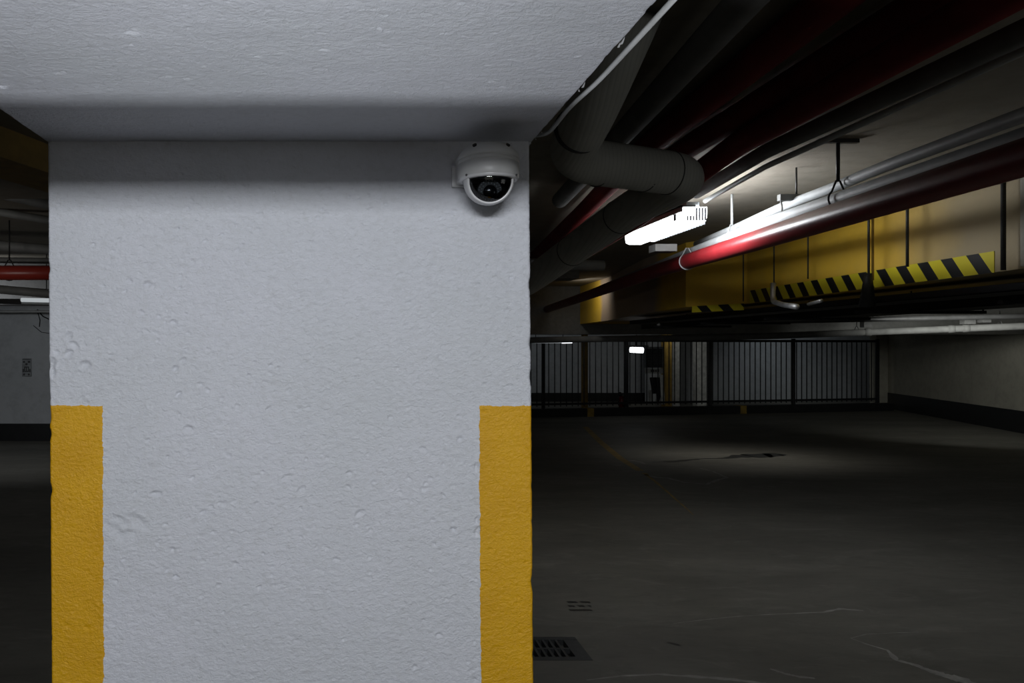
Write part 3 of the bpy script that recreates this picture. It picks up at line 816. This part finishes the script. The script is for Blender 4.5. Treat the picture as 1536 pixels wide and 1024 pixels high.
# sign
sg = thing('sign_board', P(981, 560, 20.4), 'dark framed notice board with a pale strip below, behind the fence', 'sign')
def spart(name, px0, px1, py0, py1, d, th, mat):
    a = P(px0, py1, d); b = P(px1, py0, d); bm = BM(); box(bm, a.x, b.x, d, d+th, a.z, b.z, .005); return obj(name, bm, M[mat], sg)
spart('frame', 967, 995.5, 520, 551.5, 20.45, .05, 'plate'); spart('panel', 969, 993.5, 523, 551, 20.43, .02, 'sign'); spart('pale_strip', 967.5, 995, 552.5, 560, 20.43, .04, 'signlight')
for r in range(5):
    for w in range(3):
        a = P(971+w*7+random.random()*1.5, 528+r*4.2, 20.425); bm = BM()
        box(bm, a.x, a.x+random.uniform(.05, .095), 20.423, 20.431, a.z-.008, a.z+.008); obj('lettering', bm, M['darkslab'], sg)
for w in range(4):
    a = P(976+w*3.4, 556, 20.425); bm = BM(); box(bm, a.x, a.x+.04, 20.422, 20.431, a.z-.03, a.z+.03); obj('lettering', bm, M['darkslab'], sg)
# leaning bundle under the sign
lb = thing('bundle', P(985, 606, 20.9), 'dark bundle of boards leaning under the notice board', 'bundle')
for (x0, y0, x1, y1, w, mt) in ((977, 606, 975, 585, .09, 'signlight'), (986, 606, 990, 590, .12, 'signlight'), (994, 606, 992, 562, .09, 'signlight'), (983, 590, 979, 566, .16, 'black'), (990, 604, 986, 566, .14, 'black')):
    bm = BM(); obox(bm, P(x0, y0, 20.9), P(x1, y1, 21.0), w, .05); obj('board', bm, M[mt], lb)
# bollard
q = Pz(933, 611, .19); q = P(933, 607, 19.75)
bl = thing('bollard', (q.x, q.y, .0), 'short dark red post by the second fence post', 'bollard')
bm = BM(); lathe(bm, [(0,0),(.075,0),(.075,.38),(.05,.42),(0,.42)], (q.x, q.y, 0), 20); obj('body', bm, M['redpipe'], bl, True)
bm = BM(); lathe(bm, [(0,.42),(.045,.42),(.05,.47),(.03,.51),(0,.52)], (q.x-.05, q.y, 0), 16); obj('cap', bm, M['black'], bl, True)
# far lamps
q = P(955, 524.5, 18.0)
fl = thing('ceiling_lamp', q+Vector((0,0,.1)), 'small glaring white lamp hanging at the fence, left of the notice board', 'ceiling light')
bm = BM(); tube(bm, [q+Vector((-.14,0,0)), q+Vector((.14,0,-.01))], .060, 20, fil=0); obj('diffuser', bm, M['farlamp'], fl, True)
bm = BM(); box(bm, q.x-.25, q.x+.25, q.y-.05, q.y+.05, q.z+.066, q.z+.10); obj('lamp_housing', bm, M['greypipe'], fl)
bm = BM(); tube(bm, [q+Vector((0,0,.1)), Vector((q.x, q.y, SLAB))], .012, 8); obj('rod', bm, M['darksteel'], fl, True)
a, b, c = P(790, 513.5, 17.4), P(843, 513.2, 17.4), P(858, 512.8, 17.4)
ft = thing('ceiling_lamp', b+Vector((0,0,.06)), 'thin white tube lamp glowing at the right edge of the column', 'ceiling light')
bm = BM(); tube(bm, [a, b], .017, 10); obj('dim_tube', bm, M['lefttube'], ft, True)
bm = BM(); tube(bm, [b, c], .027, 12); obj('bright_tube', bm, M['fartube'], ft, True)
bm = BM(); box(bm, a.x, c.x, a.y-.03, a.y+.03, a.z+.03, a.z+.06); obj('lamp_housing', bm, M['darkslab'], ft)
for f in (.2, .8):
    p = a.lerp(c, f); bm = BM(); tube(bm, [p+Vector((0,0,.05)), Vector((p.x, p.y, SLAB))], .008, 8); obj('rod', bm, M['darksteel'], ft, True)

# ================================================================== LEFT BAY
a1, a2 = P(-60, 168, 3.87), P(70, 215, 4.5); b1, b2 = P(-60, 213, 3.87), P(70, 258, 4.5)
bm = BM(); s = Vector((-.35, .12, 0)); vs = []
e = (a2-a1)*.8
for p in (Vector((a1.x, a1.y, 2.59)), Vector((a2.x, a2.y, 2.59))+Vector((e.x,e.y,0)), Vector((a2.x, a2.y, 2.59))+Vector((e.x,e.y,0))+s, Vector((a1.x, a1.y, 2.59))+s):
    vs.append((bm.verts.new(p), bm.verts.new((p.x, p.y, SLAB))))
bm.faces.new([v[0] for v in vs]); bm.faces.new([v[1] for v in vs])
for i in range(4):
    j = (i+1) % 4; bm.faces.new((vs[i][0], vs[j][0], vs[j][1], vs[i][1]))
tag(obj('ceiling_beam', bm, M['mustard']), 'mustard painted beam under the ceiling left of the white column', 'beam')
LX0, LX1 = -6.2, -1.6
def lpipe(name, y0, y1, d, th, mat, label, cat='pipe'):   # crosses the left bay; y0 at px 0, y1 at px 72
    a = P(0, y0, d); b = P(72, y1, d); t = (b-a)
    return pipe(name, [a-t*2.2, b+t*2.6], th/2/F*d, mat, label, cat=cat, fil=0)
lpipe('ceiling_pipe', 290, 306, 6.2, 16, 'greypipe', 'upper dark grey pipe left of the column, under the mustard beam')
lpipe('ceiling_pipe', 318, 330, 6.6, 12, 'greypipe', 'slim dark grey pipe left of the column, second below the mustard beam')
lpipe('ceiling_pipe', 368, 374, 7.4, 15, 'greypipe', 'light grey pipe just above the bright red one at the left')
lpipe('ceiling_pipe', 390, 391, 7.6, 9, 'greypipe', 'slim grey pipe touching the top of the bright red one')
lpipe('sprinkler_pipe', 409, 409, 7.2, 22, 'redbright', 'bright red pipe at the left edge, left of the column')
top_z(P(14, 409, 7.2), 'thin rod hanger on the bright red pipe at the left edge', .066, 'darksteel')
lpipe('ceiling_pipe', 434, 440, 8.0, 13, 'greypipe', 'grey pipe below the bright red one at the left')
lpipe('ceiling_pipe', 467, 467, 12.6, 4, 'greypipe', 'thin pale pipe along the top of the left wall')
a, b = P(32, 449.5, 9.5), P(150, 452, 9.5)
lt_ = thing('ceiling_lamp', a+Vector((.5,0,.1)), 'pale tube lamp below the pipes left of the column', 'ceiling light')
bm = BM(); tube(bm, [a, b], .024, 12); obj('tube', bm, M['lefttube'], lt_, True)
bm = BM(); obox(bm, a+Vector((0,.05,-.035)), b+Vector((0,.05,-.035)), .10, .03); obj('reflector', bm, M['whitepipe'], lt_)
bm = BM(); obox(bm, a+Vector((-1.6,.03,.0)), a+Vector((-.0,.03,-.02)), .09, .06); obj('lamp_housing', bm, M['black'], lt_)
for f in (.3, .9):
    p = a.lerp(b, f)+Vector((0,.05,0)); bm = BM(); tube(bm, [p, Vector((p.x, p.y, SLAB))], .006, 8); obj('rod', bm, M['darksteel'], lt_, True)
bm = BM(); box(bm, -9.3, -1.7, 10.4, 10.8, 2.17, SLAB); tag(obj('ceiling_beam', bm, M['darkslab']), 'dark concrete cross beam above the left wall', 'beam')
# small notice plate with dark pictograms
d = LW-.03
pl = thing('wall_plate', P(40, 550, d), 'small grey plate with dark marks on the left white wall', 'plate')
def wp(bm, x0, x1, y0, y1, t=.006):
    a = P(x0, y1, d); b = P(x1, y0, d); box(bm, a.x, b.x, d-t, d+.002, a.z, b.z)
bm = BM(); a = P(33, 564.5, d); b = P(46.5, 537.5, d); box(bm, a.x, b.x, d, LW, a.z, b.z, .004); obj('plate', bm, M['plate'], pl)
bm = BM()
wp(bm, 34, 46, 538, 539.2)
for (x0, x1, y0, y1) in ((34.5,37.5,541,544),(42,45.5,541,544),(38.3,41.3,544.5,547.5),(36.5,43.5,549.5,551),(36.5,37.8,551,556),(39.3,40.6,551,556),(42.2,43.5,551,556),(36.5,43.5,556,557.6),(34,36,553,558),(44,46,553,558),(35,37.5,560,562.7),(42,44.5,560,562.7)):
    wp(bm, x0, x1, y0, y1)
obj('pictogram', bm, M['sign'], pl)
# drooping wires above it
bm = BM(); tube(bm, [P(56, 466, 13.79), P(60, 480, 13.79), P(59, 490, 13.79)], .008, 6); tube(bm, [P(50, 488, 13.79), P(62, 498, 13.79), P(76, 500, 13.79)], .006, 6)
tube(bm, [P(56, 464, 13.79), P(64, 474, 13.79), P(76, 480, 13.79)], .01, 6)
tag(obj('loose_wire', bm, M['black']), 'loose black wires drooping over the top of the left wall', 'wire')

# ================================================================== FLOOR DRAIN
g = thing('floor_drain', ((gx0+gx1)/2, (gy0+gy1)/2, 0), 'iron drain grate in the floor beside the column foot', 'drain')
bm = BM(); 
box(bm, gx0, gx1, gy0, gy0+.045, -.03, .002); box(bm, gx0, gx1, gy1-.04, gy1, -.03, .002)
box(bm, gx1-.075, gx1, gy0+.045, gy1-.04, -.03, .001); box(bm, gx0, gx0+.03, gy0+.045, gy1-.04, -.03, .001); obj('frame', bm, M['grate'], g)
bm = BM(); box(bm, gx0+.03, gx1-.075, gy0+.0, gy1-.0, -.148, -.14); obj('well', bm, M['gratewell'], g)
x = gx0+.04
nb = 0
while x < gx1-.09:
    bm = BM(); box(bm, x, x+.013, gy0+.045, gy1-.04, -.028, .001); obj('grate_bar', bm, M['grate'], g); x += .0355
bm = BM(); ym = (gy0+gy1)/2; box(bm, gx0+.03, gx1-.075, ym-.008, ym+.008, -.026, .0016); obj('cross_bar', bm, M['grate'], g)

# ================================================================== ADDED LIGHT BLOCKER BY THE VIEWER (outside the view)
# ================================================================== LIGHTS
def area(name, loc, target, sx, sy, power, col=(.93, .96, 1.0), spread=180):
    L = bpy.data.lights.new(name, 'AREA'); L.shape = 'RECTANGLE'; L.size = sx; L.size_y = sy; L.energy = power; L.color = col
    L.spread = math.radians(spread)
    o = bpy.data.objects.new(name, L); COL.objects.link(o); o.location = loc
    o.rotation_euler = (Vector(target)-Vector(loc)).to_track_quat('-Z', 'Y').to_euler(); return o
area('tube_lamp_behind', (-.15, -1.5, 2.34), (-.1, 1.66, 1.4), 1.25, .19, 57)
area('soffit_fill', (-.12, -.4, .90), (-.12, 1.1, 2.03), .45, .03, 6.2, spread=90)  # invented uplight, added only to brighten the beam's underside
bm = BM(); box(bm, -1.6, 1.6, .28, .32, 0, 1.330); box(bm, .24, .27, -.45, .28, 0, 1.50)  # unseen panels added to cut the uplight off the column, corner and duct
tag(obj('light_blocker', bm, M['darkslab']), 'added unseen dark panels shielding the soffit light, just in front of the viewer', 'light blocker')
area('bounce_fill', (-.2, -1.6, 1.75), (0, 1.66, 1.9), 2.2, .7, 2.3, (1, .96, .84))  # soft fill added in place of room bounce, lifts the shaded corner
area('left_pipe_fill', (-4.4, 5.0, 1.9), (-3.6, 7.4, 2.35), .8, .1, 3, (1, .97, .93), 120)  # fill light added to brighten the pipes left of the column
area('left_wall_fill', (-5.0, 9.6, 2.1), (-5.0, 13.8, 1.0), 1.2, .1, 14)  # added area light without a fixture, brightens the left wall
area('far_bay_lamp', (5.6, 11.8, 2.0), (5.6, 11.8, 0), 2.2, .1, 4.5, (1, .96, .88), 95)
area('right_bay_fill', (8.8, 11.3, 1.98), (13.2, 17.2, 1.85), 1.6, .2, 19, (.98, 1, .95), 90)  # bodiless light added for the right wall and the pipe above the fence
area('fence_room_fill', (5.2, 21.6, 2.3), (5.2, 24, 1.0), 1.2, .1, 3, (.9, .95, 1))  # light with no fixture, added for the walls behind the fence

area('end_bay_lamp', (3.74, 13.3, 2.62), (4.3, 13.5, 2.3), .5, .08, 1.8, (1,.97,.9), 160)
area('pillar_fill', (8.3, 20.9, 2.4), (9.4, 22.6, .8), .8, .1, 3, (1, 1, .97), 150)  # extra fill put in to brighten the white pillars
area('rear_corner_fill', (12.4, 21.9, 2.4), (13.6, 24.2, .9), .8, .1, 3.6, (.88, .95, 1), 150)  # extra fill put in for the rear wall's right part
area('lamp_side_output', (2.215+.082, 5.675, 2.455), (4, 5.675, 2.40), 1.0, .09, 15)
area('lamp_top_output', (2.32, 5.6, 2.52), (2.40, 5.6, 2.75), 1.0, .03, 2.2)
area('bay_side_fill', (3.0, .4, 1.45), (1.3, 3.4, 2.5), 1.4, .8, 2.6, (.97, 1, .97), 150)  # unseen fill added to lift the dark duct and ceiling pipes
w = bpy.data.worlds.new('world'); scene.world = w; w.use_nodes = True
w.node_tree.nodes['Background'].inputs[0].default_value = (.66, .66, .62, 1); w.node_tree.nodes['Background'].inputs[1].default_value = .02

# ================================================================== CAMERA
cd = bpy.data.cameras.new('camera'); co = bpy.data.objects.new('camera', cd); COL.objects.link(co)
co.location = (0, 0, EYE); co.rotation_euler = (PI/2, 0, 0)
cd.sensor_width = 36; cd.sensor_fit = 'HORIZONTAL'; cd.lens = F/1536*36
cd.shift_x = (768-CX)/1536; cd.shift_y = (CY-512)/1536; cd.clip_start = .02; cd.clip_end = 200
scene.camera = co
vs = scene.view_settings; vs.view_transform = 'Standard'; vs.look = 'None'; vs.exposure = 0; vs.gamma = 1; vs.use_curve_mapping = False
